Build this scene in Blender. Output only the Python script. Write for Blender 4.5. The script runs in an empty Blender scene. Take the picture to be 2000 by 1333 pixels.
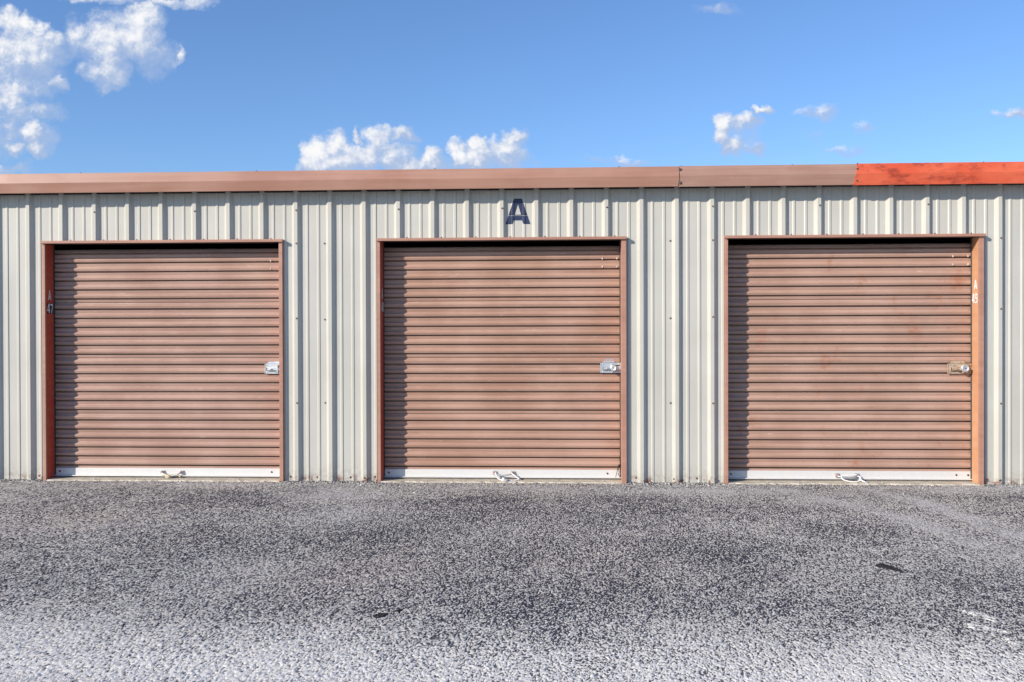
import bpy, bmesh, math, random
import numpy as np
from mathutils import Vector, Matrix
random.seed(7)
SC = bpy.context.scene
COL = SC.collection
R = math.radians

# ------------------------------------------------------------------ camera
def rot_basis(yaw, pitch, roll):
    f = Vector((math.sin(yaw), math.cos(yaw), 0)); r = Vector((math.cos(yaw), -math.sin(yaw), 0)); u = Vector((0, 0, 1))
    f2 = f * math.cos(pitch) + u * math.sin(pitch); u2 = u * math.cos(pitch) - f * math.sin(pitch)
    return r * math.cos(roll) + u2 * math.sin(roll), u2 * math.cos(roll) - r * math.sin(roll), f2
cam_data = bpy.data.cameras.new("camera"); cam = bpy.data.objects.new("camera", cam_data); COL.objects.link(cam)
r_, u_, f_ = rot_basis(-0.0506777, -0.00712634, -0.002833)
cam.matrix_world = Matrix(((r_.x, u_.x, -f_.x, 4.771415), (r_.y, u_.y, -f_.y, -8.547433), (r_.z, u_.z, -f_.z, 1.30598), (0, 0, 0, 1)))
cam_data.sensor_width = 36.0; cam_data.lens = 1900.0 / 2000.0 * 36.0
cam_data.clip_start = 0.05; cam_data.clip_end = 5000
SC.camera = cam

# ------------------------------------------------------------------ light
SUN_DIR = Vector((-1.24, -1.0, 0.69)).normalized()        # towards the sun
SUN_STRENGTH = 5.0
SKY_STRENGTH = 0.125
EXPOSURE = 0.22
sun = bpy.data.lights.new("sun", 'SUN'); sun.energy = SUN_STRENGTH; sun.angle = R(0.5); sun.color = (1.0, 0.915, 0.79)
so = bpy.data.objects.new("sun", sun); COL.objects.link(so); so.location = (-20, -20, 20)
so.rotation_euler = (-SUN_DIR).to_track_quat('-Z', 'Y').to_euler()
SC.view_settings.view_transform = 'Standard'; SC.view_settings.look = 'None'
SC.view_settings.exposure = EXPOSURE; SC.view_settings.gamma = 1.0

# ------------------------------------------------------------------ node helpers
class NT:
    def __init__(s, tree): s.t = tree; s.n = tree.nodes; s.l = tree.links
    def new(s, typ, **kw):
        n = s.n.new(typ)
        for k, v in kw.items(): setattr(n, k, v)
        return n
    def put(s, sock, v):
        if v is None: return
        if hasattr(v, 'links') or hasattr(v, 'is_output'): s.l.new(v, sock)
        else: sock.default_value = v
    def math(s, op, a, b=None, c=None, clamp=False):
        n = s.new('ShaderNodeMath', operation=op, use_clamp=clamp)
        for i, v in enumerate((a, b, c)): s.put(n.inputs[i], v)
        return n.outputs[0]
    def vmath(s, op, a, b=None, c=None):
        n = s.new('ShaderNodeVectorMath', operation=op)
        for i, v in enumerate((a, b, c)):
            if v is not None: s.put(n.inputs[i], v)
        return n.outputs['Value'] if op in ('LENGTH', 'DOT_PRODUCT', 'DISTANCE') else n.outputs['Vector']
    def noise(s, vec, scale, detail=4, rough=0.55, dist=0.0, color=False):
        n = s.new('ShaderNodeTexNoise'); s.put(n.inputs['Vector'], vec)
        n.inputs['Scale'].default_value = scale; n.inputs['Detail'].default_value = detail
        n.inputs['Roughness'].default_value = rough; n.inputs['Distortion'].default_value = dist
        return n.outputs['Color'] if color else n.outputs['Fac']
    def smooth(s, v, a, b, lo=0.0, hi=1.0):
        n = s.new('ShaderNodeMapRange', interpolation_type='SMOOTHSTEP'); s.put(n.inputs['Value'], v)
        n.inputs['From Min'].default_value = a; n.inputs['From Max'].default_value = b
        n.inputs['To Min'].default_value = lo; n.inputs['To Max'].default_value = hi
        return n.outputs['Result']
    def mix(s, f, a, b, blend='MIX'):
        n = s.new('ShaderNodeMix', data_type='RGBA', blend_type=blend)
        s.put(n.inputs['Factor'], f)
        for i, v in ((6, a), (7, b)):
            s.put(n.inputs[i], (v + (1,)) if isinstance(v, tuple) and len(v) == 3 else v)
        return n.outputs[2]
    def mapping(s, vec, scale=(1, 1, 1), loc=(0, 0, 0)):
        n = s.new('ShaderNodeMapping'); s.put(n.inputs['Vector'], vec)
        n.inputs['Scale'].default_value = scale; n.inputs['Location'].default_value = loc
        return n.outputs['Vector']

# ------------------------------------------------------------------ world: blue sky with cumulus, laid out by direction
W = bpy.data.worlds.new("World"); SC.world = W; W.use_nodes = True
w = NT(W.node_tree); w.n.clear()
sky = w.new('ShaderNodeTexSky', sky_type='NISHITA'); sky.sun_disc = False
sky.sun_elevation = math.asin(SUN_DIR.z); sky.sun_rotation = math.atan2(SUN_DIR.x, SUN_DIR.y)
sky.air_density = 1.0; sky.dust_density = 0.2; sky.ozone_density = 3.2; sky.altitude = 100
SKY_TINT = (0.79, 0.94, 1.17)
geo = w.new('ShaderNodeTexCoord').outputs['Generated']
sp = w.new('ShaderNodeSeparateXYZ'); w.put(sp.inputs[0], geo)
yy = w.math('MAXIMUM', sp.outputs['Y'], 0.05)
cmb = w.new('ShaderNodeCombineXYZ'); w.put(cmb.inputs[0], w.math('DIVIDE', sp.outputs['X'], yy)); w.put(cmb.inputs[1], w.math('DIVIDE', sp.outputs['Z'], yy))
uv = cmb.outputs[0]
def warped(scale, amount, detail, rough):
    v = w.vmath('SCALE', w.vmath('SUBTRACT', w.noise(uv, scale, detail, rough, color=True), (0.5, 0.5, 0.5))); v.node.inputs['Scale'].default_value = amount
    return v
uvw = w.vmath('ADD', w.vmath('ADD', uv, warped(32, 0.030, 3, 0.5)), warped(130, 0.013, 5, 0.65))
PUFFS = [(-0.5823, 0.3314, 0.0126, 0.0147, 1.0), (-0.5645, 0.3278, 0.0116, 0.0126, 1.0), (-0.5491, 0.3221, 0.0105, 0.0105, 1.0), (-0.5353, 0.31, 0.0158, 0.0132, 0.8), (-0.563, 0.2998, 0.0420, 0.0260, 0.85), (-0.5687, 0.2783, 0.0440, 0.0200, 0.65), (-0.5299, 0.2884, 0.0184, 0.0105, 0.5), (-0.4775, 0.3063, 0.0289, 0.0221, 1.0), (-0.4418, 0.311, 0.0253, 0.0211, 1.1), (-0.4334, 0.3323, 0.02, 0.0168, 0.9), (-0.5077, 0.3122, 0.0147, 0.0211, 0.7), (-0.4664, 0.3195, 0.0316, 0.0211, 0.6), (-0.4721, 0.2794, 0.02, 0.0211, 0.85), (-0.4255, 0.292, 0.0237, 0.0184, 0.55), (-0.4914, 0.2797, 0.0132, 0.0116, 0.6), (-0.402, 0.29, 0.0053, 0.0074, 0.9), (-0.4723, 0.258, 0.0084, 0.0074, 0.5), (-0.4772, 0.3519, 0.0395, 0.0053, 0.8), (-0.4142, 0.3517, 0.0237, 0.0053, 0.9), (-0.3788, 0.3499, 0.0184, 0.0074, 0.9), (-0.58, 0.258, 0.0289, 0.0095, 0.85), (-0.5262, 0.2653, 0.0095, 0.0084, 0.8), (-0.5856, 0.2489, 0.0237, 0.0132, 0.8), (-0.5467, 0.2591, 0.0237, 0.0116, 0.5), (-0.5579, 0.2378, 0.0368, 0.0095, 0.62), (-0.5413, 0.2321, 0.0211, 0.0074, 0.5), (-0.557, 0.2146, 0.0147, 0.0158, 1.0), (-0.5776, 0.196, 0.0105, 0.0084, 1.0), (-0.5538, 0.1957, 0.0105, 0.0095, 1.0), (-0.5415, 0.2079, 0.0132, 0.0184, 0.5), (-0.583, 0.2246, 0.0421, 0.0368, 0.52), (-0.5861, 0.175, 0.0316, 0.0053, 0.6), (-0.2535, 0.1856, 0.0137, 0.0179, 1.1), (-0.2336, 0.1949, 0.0158, 0.0126, 1.0), (-0.2149, 0.1814, 0.0316, 0.0150, 0.95), (-0.2084, 0.2046, 0.0042, 0.0095, 0.8), (-0.187, 0.2022, 0.0137, 0.0116, 0.85), (-0.1614, 0.2051, 0.0158, 0.0068, 0.8), (-0.1801, 0.1873, 0.0316, 0.0137, 0.72), (-0.1338, 0.1825, 0.0105, 0.0116, 1.0), (-0.1615, 0.1755, 0.0421, 0.0095, 0.85), (-0.2418, 0.1748, 0.0263, 0.0095, 1.0), (-0.1046, 0.1827, 0.0116, 0.0137, 1.0), (-0.0845, 0.1925, 0.0116, 0.0095, 1.1), (-0.0861, 0.1799, 0.0211, 0.0105, 1.0), (-0.0581, 0.1922, 0.0189, 0.0095, 0.8), (-0.0475, 0.2004, 0.0126, 0.0074, 0.85), (-0.0555, 0.1795, 0.0235, 0.0115, 0.75), (-0.0318, 0.1761, 0.0132, 0.0047, 0.35), (0.1677, 0.2143, 0.0116, 0.0105, 1.0), (0.1651, 0.2029, 0.0084, 0.0126, 0.9), (0.1852, 0.214, 0.0158, 0.0074, 0.8), (0.2047, 0.2257, 0.0105, 0.0047, 0.95), (0.1738, 0.1908, 0.0105, 0.0105, 0.9), (0.197, 0.1879, 0.0126, 0.0074, 0.65), (0.1842, 0.2011, 0.0189, 0.0147, 0.4), (0.261, 0.2249, 0.0230, 0.0060, 0.52), (0.3068, 0.2046, 0.0110, 0.0055, 0.45), (0.2865, 0.1852, 0.0200, 0.0055, 0.50), (0.458, 0.2174, 0.022, 0.0060, 0.72), (0.1586, 0.3286, 0.0211, 0.0068, 0.42), (0.039, 0.1752, 0.0132, 0.0042, 0.4), (0.0703, 0.1764, 0.0175, 0.0055, 0.55), (0.2534, 0.2017, 0.0084, 0.0063, 0.25)]
field = None; side = None; wsum = None
for (cu, cv, ru, rv, s) in PUFFS:
    d = w.vmath('MULTIPLY', w.vmath('SUBTRACT', uvw, (cu, cv, 0)), (1 / (ru * 1.4), 1 / (rv * 1.4), 0))
    q = w.math('MULTIPLY', w.math('SUBTRACT', 1.0, w.vmath('DOT_PRODUCT', d, d), clamp=True), s)
    g = w.math('MULTIPLY', q, w.vmath('DOT_PRODUCT', d, (-0.45, 0.85, 0)))
    field = q if field is None else w.math('MAXIMUM', field, q)
    side = g if side is None else w.math('ADD', side, g)
    wsum = q if wsum is None else w.math('ADD', wsum, q)
side = w.math('DIVIDE', side, w.math('MAXIMUM', wsum, 0.02))
n1 = w.noise(uv, 60, 9, 0.62)
n2 = w.noise(w.vmath('ADD', uv, (-0.004, 0.006, 0)), 60, 9, 0.62)
dens = w.math('ADD', field, w.math('MULTIPLY', w.math('SUBTRACT', n1, 0.5), 0.85))
alpha = w.math('MULTIPLY', w.smooth(dens, 0.0, 0.85), w.smooth(field, 0.0, 0.30))
lit = w.math('ADD', w.math('MULTIPLY', w.math('SUBTRACT', n1, n2), 1.3), w.math('MULTIPLY', dens, 0.85))
lit = w.smooth(w.math('MULTIPLY_ADD', side, 0.80, lit), 0.26, 1.25)
CW = 1.0 / SKY_STRENGTH / (2 ** EXPOSURE)
ccol = w.mix(lit, (0.43 * CW, 0.54 * CW, 0.76 * CW), (0.97 * CW, 0.97 * CW, 0.98 * CW))
skyc = w.mix(1.0, sky.outputs[0], SKY_TINT, 'MULTIPLY')
bg = w.new('ShaderNodeBackground'); w.put(bg.inputs['Color'], w.mix(alpha, skyc, ccol)); bg.inputs['Strength'].default_value = SKY_STRENGTH
wo = w.new('ShaderNodeOutputWorld'); w.put(wo.inputs['Surface'], bg.outputs[0])

# ------------------------------------------------------------------ materials
def new_mat(name):
    m = bpy.data.materials.new(name); m.use_nodes = True
    t = NT(m.node_tree); b = t.n['Principled BSDF']
    t.pos = t.new('ShaderNodeTexCoord').outputs['Object']
    return m, t, b
def bump(t, b, height, dist, strength=1.0):
    n = t.new('ShaderNodeBump'); n.inputs['Distance'].default_value = dist; n.inputs['Strength'].default_value = strength
    t.put(n.inputs['Height'], height); t.put(b.inputs['Normal'], n.outputs[0]); return n

def mat_wall():
    m, t, b = new_mat("stone_coloured_sheet_metal")
    streak = t.noise(t.mapping(t.pos, (14, 14, 0.8)), 1.0, 5, 0.6)
    blot = t.noise(t.pos, 1.7, 4, 0.6)
    c = t.mix(t.smooth(blot, 0.3, 0.7), (0.458, 0.445, 0.395), (0.498, 0.485, 0.435))
    c = t.mix(t.smooth(streak, 0.55, 0.80, 0, 0.25), c, (0.40, 0.38, 0.33))
    sp = t.new('ShaderNodeSeparateXYZ'); t.put(sp.inputs[0], t.pos)
    low = t.math('MULTIPLY', t.smooth(sp.outputs['Z'], 0.20, 0.0), t.smooth(t.noise(t.pos, 26, 5, 0.65), 0.40, 0.66))
    c = t.mix(t.math('MULTIPLY', low, 0.55), c, (0.30, 0.25, 0.20))
    rust = t.math('MULTIPLY', t.smooth(sp.outputs['Z'], 0.085, 0.0), t.smooth(t.noise(t.pos, 15, 5, 0.7), 0.50, 0.60))
    c = t.mix(rust, c, (0.17, 0.06, 0.04))
    t.put(b.inputs['Base Color'], c); b.inputs['Roughness'].default_value = 0.42; b.inputs['Specular IOR Level'].default_value = 0.45
    bump(t, b, t.noise(t.mapping(t.pos, (5, 5, 0.9)), 1.0, 2, 0.4), 0.006)
    return m

def mat_brown(name, a, bcol, rough=0.45, rust=0.0, seed=0.0, rcol=(0.33, 0.10, 0.045), fleck=0.0):
    m, t, b = new_mat(name)
    p = t.mapping(t.pos, (1, 1, 1), (seed * 3.1, seed, seed * 1.7))
    grain = t.noise(t.mapping(p, (1.1, 6, 26)), 1.0, 5, 0.6)
    blot = t.noise(p, 2.2, 5, 0.6)
    c = t.mix(t.smooth(t.math('MULTIPLY_ADD', grain, 0.5, t.math('MULTIPLY', blot, 0.5)), 0.36, 0.64), a, bcol)
    if fleck:
        fl = t.noise(t.mapping(p, (7, 20, 150)), 1.0, 3, 0.6)
        c = t.mix(t.smooth(fl, 0.70, 0.76, 0, fleck), c, (0.78, 0.68, 0.60))
        fd = t.noise(t.mapping(p, (9, 20, 60)), 1.0, 3, 0.6)
        c = t.mix(t.smooth(fd, 0.68, 0.78, 0, fleck * 0.7), c, (0.14, 0.07, 0.05))
    if rust:
        rn = t.noise(t.mapping(p, (4.5, 4.5, 3.2)), 1.0, 6, 0.68)
        c = t.mix(t.smooth(rn, 0.66 - 0.2 * rust, 0.80 - 0.12 * rust, 0, min(1.0, rust * 1.6)), c, rcol)
    t.put(b.inputs['Base Color'], c)
    t.put(b.inputs['Roughness'], t.smooth(blot, 0.3, 0.7, rough - 0.06, rough + 0.1))
    b.inputs['Specular IOR Level'].default_value = 0.5
    bump(t, b, t.noise(t.mapping(p, (1.6, 3, 7)), 1.0, 3, 0.5), 0.004)
    return m

def mat_red():
    m, t, b = new_mat("faded_red_paint")
    n = t.noise(t.mapping(t.pos, (5, 5, 11)), 1.0, 7, 0.7)
    n2 = t.noise(t.mapping(t.pos, (2.2, 4, 4)), 1.0, 5, 0.6)
    c = t.mix(t.smooth(n2, 0.35, 0.65), (0.58, 0.078, 0.026), (0.66, 0.125, 0.055))
    c = t.mix(t.smooth(n, 0.47, 0.66, 0, 0.78), c, (0.24, 0.028, 0.014))
    t.put(b.inputs['Base Color'], c); b.inputs['Roughness'].default_value = 0.6
    bump(t, b, n, 0.002)
    return m

def mat_metal(name, col, rough, dirt=(0.35, 0.33, 0.30), amt=0.5, metallic=0.75, scale=30):
    m, t, b = new_mat(name)
    n = t.noise(t.mapping(t.pos, (1, 3, 3)), scale * 0.3, 5, 0.6)
    t.put(b.inputs['Base Color'], t.mix(t.smooth(n, 0.4, 0.72, 0, amt), col, dirt))
    b.inputs['Metallic'].default_value = metallic
    t.put(b.inputs['Roughness'], t.smooth(n, 0.3, 0.7, rough - 0.08, rough + 0.15))
    bump(t, b, t.noise(t.pos, scale * 2, 3, 0.6), 0.001)
    return m

def mat_plain(name, col, rough=0.6, var=0.25, scale=40, bmp=0.001):
    m, t, b = new_mat(name)
    n = t.noise(t.pos, scale, 4, 0.6)
    t.put(b.inputs['Base Color'], t.mix(t.smooth(n, 0.3, 0.7), tuple(c * (1 - var) for c in col), tuple(min(1, c * (1 + var)) for c in col)))
    b.inputs['Roughness'].default_value = rough
    bump(t, b, n, bmp)
    return m

def mat_concrete():
    m, t, b = new_mat("worn_concrete")
    n = t.noise(t.pos, 9, 6, 0.65); f = t.noise(t.pos, 120, 3, 0.6)
    c = t.mix(t.smooth(n, 0.35, 0.65), (0.42, 0.37, 0.28), (0.60, 0.55, 0.45))
    c = t.mix(t.smooth(f, 0.56, 0.72, 0, 0.6), c, (0.24, 0.22, 0.18))
    t.put(b.inputs['Base Color'], c); b.inputs['Roughness'].default_value = 0.9
    bump(t, b, f, 0.004)
    return m

def mat_asphalt():
    m, t, b = new_mat("weathered_asphalt")
    P = t.pos
    def attr(nm):
        return t.new('ShaderNodeAttribute', attribute_name=nm, attribute_type='GEOMETRY').outputs['Fac']
    pale, warm, near_white, dark = attr('pale'), attr('warm'), attr('old'), attr('dark')
    jn = t.vmath('SCALE', t.vmath('SUBTRACT', t.noise(P, 95, 3, 0.6, color=True), (0.5, 0.5, 0.5))); jn.node.inputs['Scale'].default_value = 0.016
    jit = t.vmath('ADD', P, jn)
    def cells(scale, off):
        v = t.new('ShaderNodeTexVoronoi', voronoi_dimensions='2D', feature='F1'); v.inputs['Scale'].default_value = scale
        t.put(v.inputs['Vector'], t.mapping(jit, (1, 1, 1), off))
        c = t.new('ShaderNodeSeparateColor'); t.put(c.inputs[0], v.outputs['Color'])
        return v.outputs['Distance'], c.outputs[0], c.outputs[1], c.outputs[2]
    dA, a0, a1, a2 = cells(58, (0, 0, 0)); dB, b0, b1, b2 = cells(105, (3.3, 1.7, 0))
    mid = t.noise(P, 6, 5, 0.65); big = t.noise(t.mapping(P, (0.9, 0.6, 1)), 1.0, 6, 0.62)
    share = t.math('ADD', t.math('MULTIPLY_ADD', t.smooth(big, 0.30, 0.70), 0.22, t.math('MULTIPLY', t.smooth(mid, 0.3, 0.7), 0.14)), 0.30)
    share = t.math('ADD', share, t.math('MULTIPLY', near_white, 0.34))
    share = t.math('SUBTRACT', t.math('ADD', share, t.math('MULTIPLY', pale, 0.20)), t.math('MULTIPLY', dark, 0.24))
    def stones(d, r, k):      # stones of uneven size stand out of the binder where it has worn away
        size = t.math('MULTIPLY_ADD', r, 0.34, 0.26)
        return t.math('MULTIPLY', t.smooth(t.math('SUBTRACT', size, d), -0.10, 0.12), t.smooth(t.math('SUBTRACT', share, k), -0.34, -0.10))
    sA, sB = stones(dA, a1, a0), t.math('MULTIPLY', stones(dB, b1, b0), 0.9)
    def tone(r):
        c = t.mix(r, (0.22, 0.21, 0.198), (0.74, 0.70, 0.64))
        c = t.mix(t.math('MULTIPLY', warm, 0.6), c, (0.60, 0.49, 0.41))
        return t.mix(t.math('MULTIPLY', near_white, 0.7), c, (0.95, 0.91, 0.84))
    relief, tint, fine = attr('relief'), attr('tint'), attr('fine')
    binder = t.mix(t.noise(P, 140, 3, 0.7), (0.010, 0.010, 0.017), (0.072, 0.073, 0.098))
    binder = t.mix(t.math('MULTIPLY', near_white, 0.45), binder, (0.22, 0.214, 0.205))
    coarse_c = t.mix(sA, t.mix(sB, binder, tone(b2)), tone(a2))
    bare = t.smooth(t.math('ADD', relief, t.math('MULTIPLY', share, 0.62)), 0.755, 0.885)
    fine_c = t.mix(bare, binder, tone(t.math('MULTIPLY_ADD', tint, 0.8, t.math('MULTIPLY', relief, 0.3))))
    c = t.mix(fine, coarse_c, fine_c)
    c = t.mix(t.smooth(b1, 0.975, 0.985, 0, 0.8), c, (0.74, 0.73, 0.71))
    c = t.mix(t.math('MULTIPLY', pale, t.smooth(mid, 0.25, 0.75, 0.45, 0.95)), c, (0.46, 0.46, 0.465))
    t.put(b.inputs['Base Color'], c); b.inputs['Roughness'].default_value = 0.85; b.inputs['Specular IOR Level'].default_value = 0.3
    h = t.math('MULTIPLY', t.math('SUBTRACT', 1.0, fine), t.math('ADD', t.math('MULTIPLY', sA, t.math('MULTIPLY_ADD', a2, 0.7, 0.6)), t.math('MULTIPLY', sB, 0.5)))
    h = t.math('ADD', h, t.math('MULTIPLY', t.noise(P, 150, 4, 0.65), 0.6))
    bump(t, b, h, 0.005, 1.0)
    return m

def mat_worn(name, col, lo, hi, scale):
    """paint or oil worn through to the stones"""
    m, t, b = new_mat(name)
    n = t.noise(t.pos, scale, 4, 0.65)
    b.inputs['Base Color'].default_value = col + (1,); b.inputs['Roughness'].default_value = 0.85
    t.put(b.inputs['Alpha'], t.smooth(n, lo, hi))
    bump(t, b, n, 0.002)
    return m

M = dict(
    wall=mat_wall(),
    trim=mat_brown("brown_trim_paint", (0.36, 0.18, 0.125), (0.43, 0.23, 0.165), 0.45),
    fascia=mat_brown("brown_gutter_paint", (0.334, 0.167, 0.114), (0.387, 0.211, 0.151), 0.42),
    fascia_grey=mat_brown("faded_brown_gutter_paint", (0.326, 0.176, 0.128), (0.378, 0.233, 0.176), 0.48, seed=2.0),
    red=mat_red(),
    door=[mat_brown("brown_shutter_paint", (0.360, 0.222, 0.172), (0.455, 0.300, 0.240), 0.42, 0.0, 1.3, fleck=0.8),
          mat_brown("brown_shutter_paint_warm", (0.360, 0.212, 0.154), (0.455, 0.288, 0.220), 0.42, 0.14, 4.1, fleck=0.8),
          mat_brown("brown_shutter_paint_rusty", (0.365, 0.222, 0.166), (0.460, 0.298, 0.232), 0.45, 0.46, 7.7, rcol=(0.34, 0.125, 0.06), fleck=0.8)],
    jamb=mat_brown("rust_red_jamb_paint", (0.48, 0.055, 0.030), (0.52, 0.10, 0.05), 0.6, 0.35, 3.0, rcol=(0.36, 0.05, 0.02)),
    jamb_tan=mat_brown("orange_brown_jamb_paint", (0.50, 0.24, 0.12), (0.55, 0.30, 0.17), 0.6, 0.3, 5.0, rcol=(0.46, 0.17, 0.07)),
    navy=mat_plain("navy_stencil_paint", (0.016, 0.028, 0.075), 0.5, 0.3, 30),
    white=mat_plain("white_stencil_paint", (0.80, 0.79, 0.78), 0.6, 0.1, 60),
    clip=mat_plain("pale_worn_clip", (0.60, 0.52, 0.48), 0.6, 0.2, 60),
    overspray=mat_plain("black_overspray", (0.02, 0.015, 0.017), 0.6, 0.3, 60),
    galv=mat_metal("galvanised_steel", (0.66, 0.67, 0.68), 0.40),
    rusty_galv=mat_metal("rusting_steel", (0.50, 0.43, 0.33), 0.55, (0.36, 0.15, 0.05), 1.0, 0.3, 90),
    alu=mat_metal("bare_aluminium", (0.66, 0.65, 0.63), 0.5, (0.58, 0.56, 0.52), 0.45, 0.15, 14),
    rubber=mat_plain("grey_rubber_seal", (0.20, 0.18, 0.16), 0.8),
    dark=mat_plain("black_cord_fibre", (0.02, 0.018, 0.018), 0.8),
    rope=mat_plain("white_rope_fibre", (0.74, 0.71, 0.69), 0.85, 0.15, 300),
    rope_old=mat_plain("yellowed_rope_fibre", (0.58, 0.50, 0.34), 0.85, 0.2, 300),
    rope_end=mat_plain("grey_rope_end", (0.34, 0.33, 0.38), 0.8, 0.3, 200),
    bolt=mat_plain("red_brown_bolt_paint", (0.36, 0.15, 0.11), 0.5),
    screw=mat_plain("dark_screw_head", (0.09, 0.06, 0.05), 0.5),
    screw_rust=mat_plain("rust_stained_screw_head", (0.20, 0.075, 0.04), 0.7),
    concrete=mat_concrete(),
    asphalt=mat_asphalt(),
    tar=mat_plain("black_tar", (0.007, 0.007, 0.011), 0.85, 0.4, 90, 0.004),
    oil=mat_worn("dark_oil_stain", (0.016, 0.012, 0.016), 0.34, 0.54, 75),
    road_paint=mat_worn("worn_white_road_paint", (0.67, 0.66, 0.63), 0.41, 0.58, 60),
    pebble=mat_plain("pale_gravel", (0.42, 0.40, 0.37), 0.9, 0.45, 25, 0.002),
    roof=mat_metal("galvalume_roof_sheet", (0.62, 0.62, 0.62), 0.5),
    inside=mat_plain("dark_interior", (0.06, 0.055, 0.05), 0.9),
)

# ------------------------------------------------------------------ mesh helpers
class MB:
    def __init__(s): s.v = []; s.f = []; s.sm = []
    def face(s, pts, smooth=False):
        i = len(s.v); s.v += [tuple(p) for p in pts]; s.f.append(tuple(range(i, i + len(pts)))); s.sm.append(smooth)
    def box(s, x0, x1, y0, y1, z0, z1, c=0.0):
        """box with an optional chamfer c"""
        bm = bmesh.new(); bmesh.ops.create_cube(bm, size=1.0)
        for v in bm.verts:
            v.co = Vector(((x0 + x1) / 2 + v.co.x * (x1 - x0), (y0 + y1) / 2 + v.co.y * (y1 - y0), (z0 + z1) / 2 + v.co.z * (z1 - z0)))
        if c > 0: bmesh.ops.bevel(bm, geom=bm.edges[:], offset=c, segments=2, profile=0.6, affect='EDGES')
        s.add_bm(bm)
    def add_bm(s, bm, smooth=False):
        i = len(s.v); bm.verts.index_update(); s.v += [tuple(v.co) for v in bm.verts]
        for f in bm.faces: s.f.append(tuple(i + v.index for v in f.verts)); s.sm.append(smooth)
        bm.free()
    def sheet_x(s, prof, x0, x1):
        """profile of (y,z) points extruded along x"""
        i = len(s.v); n = len(prof)
        s.v += [(x0, y, z) for y, z in prof] + [(x1, y, z) for y, z in prof]
        for k in range(n - 1): s.f.append((i + k, i + k + 1, i + n + k + 1, i + n + k)); s.sm.append(False)
    def prism_x(s, prof, x0, x1, top=None):
        """closed (y,z) outline extruded along x; top = x offset per point at the far end"""
        i = len(s.v); n = len(prof)
        s.v += [(x0, y, z) for y, z in prof] + [(x1, y, z) for y, z in prof]
        for k in range(n): s.f.append((i + k, i + (k + 1) % n, i + n + (k + 1) % n, i + n + k)); s.sm.append(False)
        s.f.append(tuple(i + k for k in range(n))); s.f.append(tuple(i + n + k for k in reversed(range(n)))); s.sm += [False, False]
    def tube(s, pts, rad, seg=8, sub=6, closed_ends=True):
        P = [Vector(p) for p in pts]; path = []
        if len(P) > 2:
            for k in range(len(P) - 1):
                p0, p1, p2, p3 = P[max(k - 1, 0)], P[k], P[k + 1], P[min(k + 2, len(P) - 1)]
                for j in range(sub):
                    u = j / sub
                    path.append(0.5 * ((2 * p1) + (p2 - p0) * u + (2 * p0 - 5 * p1 + 4 * p2 - p3) * u * u + (3 * p1 - p0 - 3 * p2 + p3) * u ** 3))
            path.append(P[-1])
        else: path = P
        i = len(s.v); n = len(path); up = Vector((0.13, 0.27, 0.95)).normalized()
        for k, p in enumerate(path):
            tg = (path[min(k + 1, n - 1)] - path[max(k - 1, 0)]).normalized()
            a = tg.cross(up)
            if a.length < 1e-3: a = tg.cross(Vector((1, 0, 0)))
            a.normalize(); b = tg.cross(a).normalized()
            rr = rad(k / (n - 1)) if callable(rad) else rad
            for q in range(seg):
                th = 2 * math.pi * q / seg
                s.v.append(tuple(p + a * rr * math.cos(th) + b * rr * math.sin(th)))
        for k in range(n - 1):
            for q in range(seg):
                s.f.append((i + k * seg + q, i + k * seg + (q + 1) % seg, i + (k + 1) * seg + (q + 1) % seg, i + (k + 1) * seg + q)); s.sm.append(True)
        if closed_ends:
            s.f.append(tuple(i + q for q in reversed(range(seg)))); s.f.append(tuple(i + (n - 1) * seg + q for q in range(seg))); s.sm += [False, False]
    def lathe(s, prof, origin, axis, seg=16, smooth=True):
        """profile of (radius, height) turned about axis"""
        ax = Vector(axis).normalized(); a = ax.orthogonal().normalized(); b = ax.cross(a); o = Vector(origin); i = len(s.v); n = len(prof)
        for r, h in prof:
            for q in range(seg):
                th = 2 * math.pi * q / seg; s.v.append(tuple(o + ax * h + a * r * math.cos(th) + b * r * math.sin(th)))
        for k in range(n - 1):
            for q in range(seg):
                s.f.append((i + k * seg + q, i + k * seg + (q + 1) % seg, i + (k + 1) * seg + (q + 1) % seg, i + (k + 1) * seg + q)); s.sm.append(smooth)
        s.f.append(tuple(i + q for q in reversed(range(seg)))); s.f.append(tuple(i + (n - 1) * seg + q for q in range(seg))); s.sm += [False, False]
    def blob(s, c, r, rnd, sq=(1, 1, 1), amp=0.25, sub=2):
        bm = bmesh.new(); bmesh.ops.create_icosphere(bm, subdivisions=sub, radius=1.0)
        for v in bm.verts:
            k = r * (1 + rnd.uniform(-amp, amp)); v.co = Vector((c[0] + v.co.x * k * sq[0], c[1] + v.co.y * k * sq[1], c[2] + v.co.z * k * sq[2]))
        s.add_bm(bm, True)
    def build(s, name, mat, parent=None, loc=(0, 0, 0)):
        me = bpy.data.meshes.new(name); L = Vector(loc)
        me.from_pydata([tuple(Vector(v) - L) for v in s.v], [], s.f); me.update()
        me.polygons.foreach_set('use_smooth', s.sm)
        bm = bmesh.new(); bm.from_mesh(me); bmesh.ops.recalc_face_normals(bm, faces=bm.faces[:]); bm.to_mesh(me); bm.free()
        me.materials.append(mat)
        o = bpy.data.objects.new(name, me); COL.objects.link(o)
        if parent is not None: o.parent = parent
        else: o.location = L
        return o
def tag(o, label=None, cat=None, group=None, kind=None):
    for k, v in (('label', label), ('category', cat), ('group', group), ('kind', kind)):
        if v: o[k] = v
    return o
def empty(name, loc):
    o = bpy.data.objects.new(name, None); o.location = loc; o.empty_display_size = 0.2; COL.objects.link(o); return o

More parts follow.
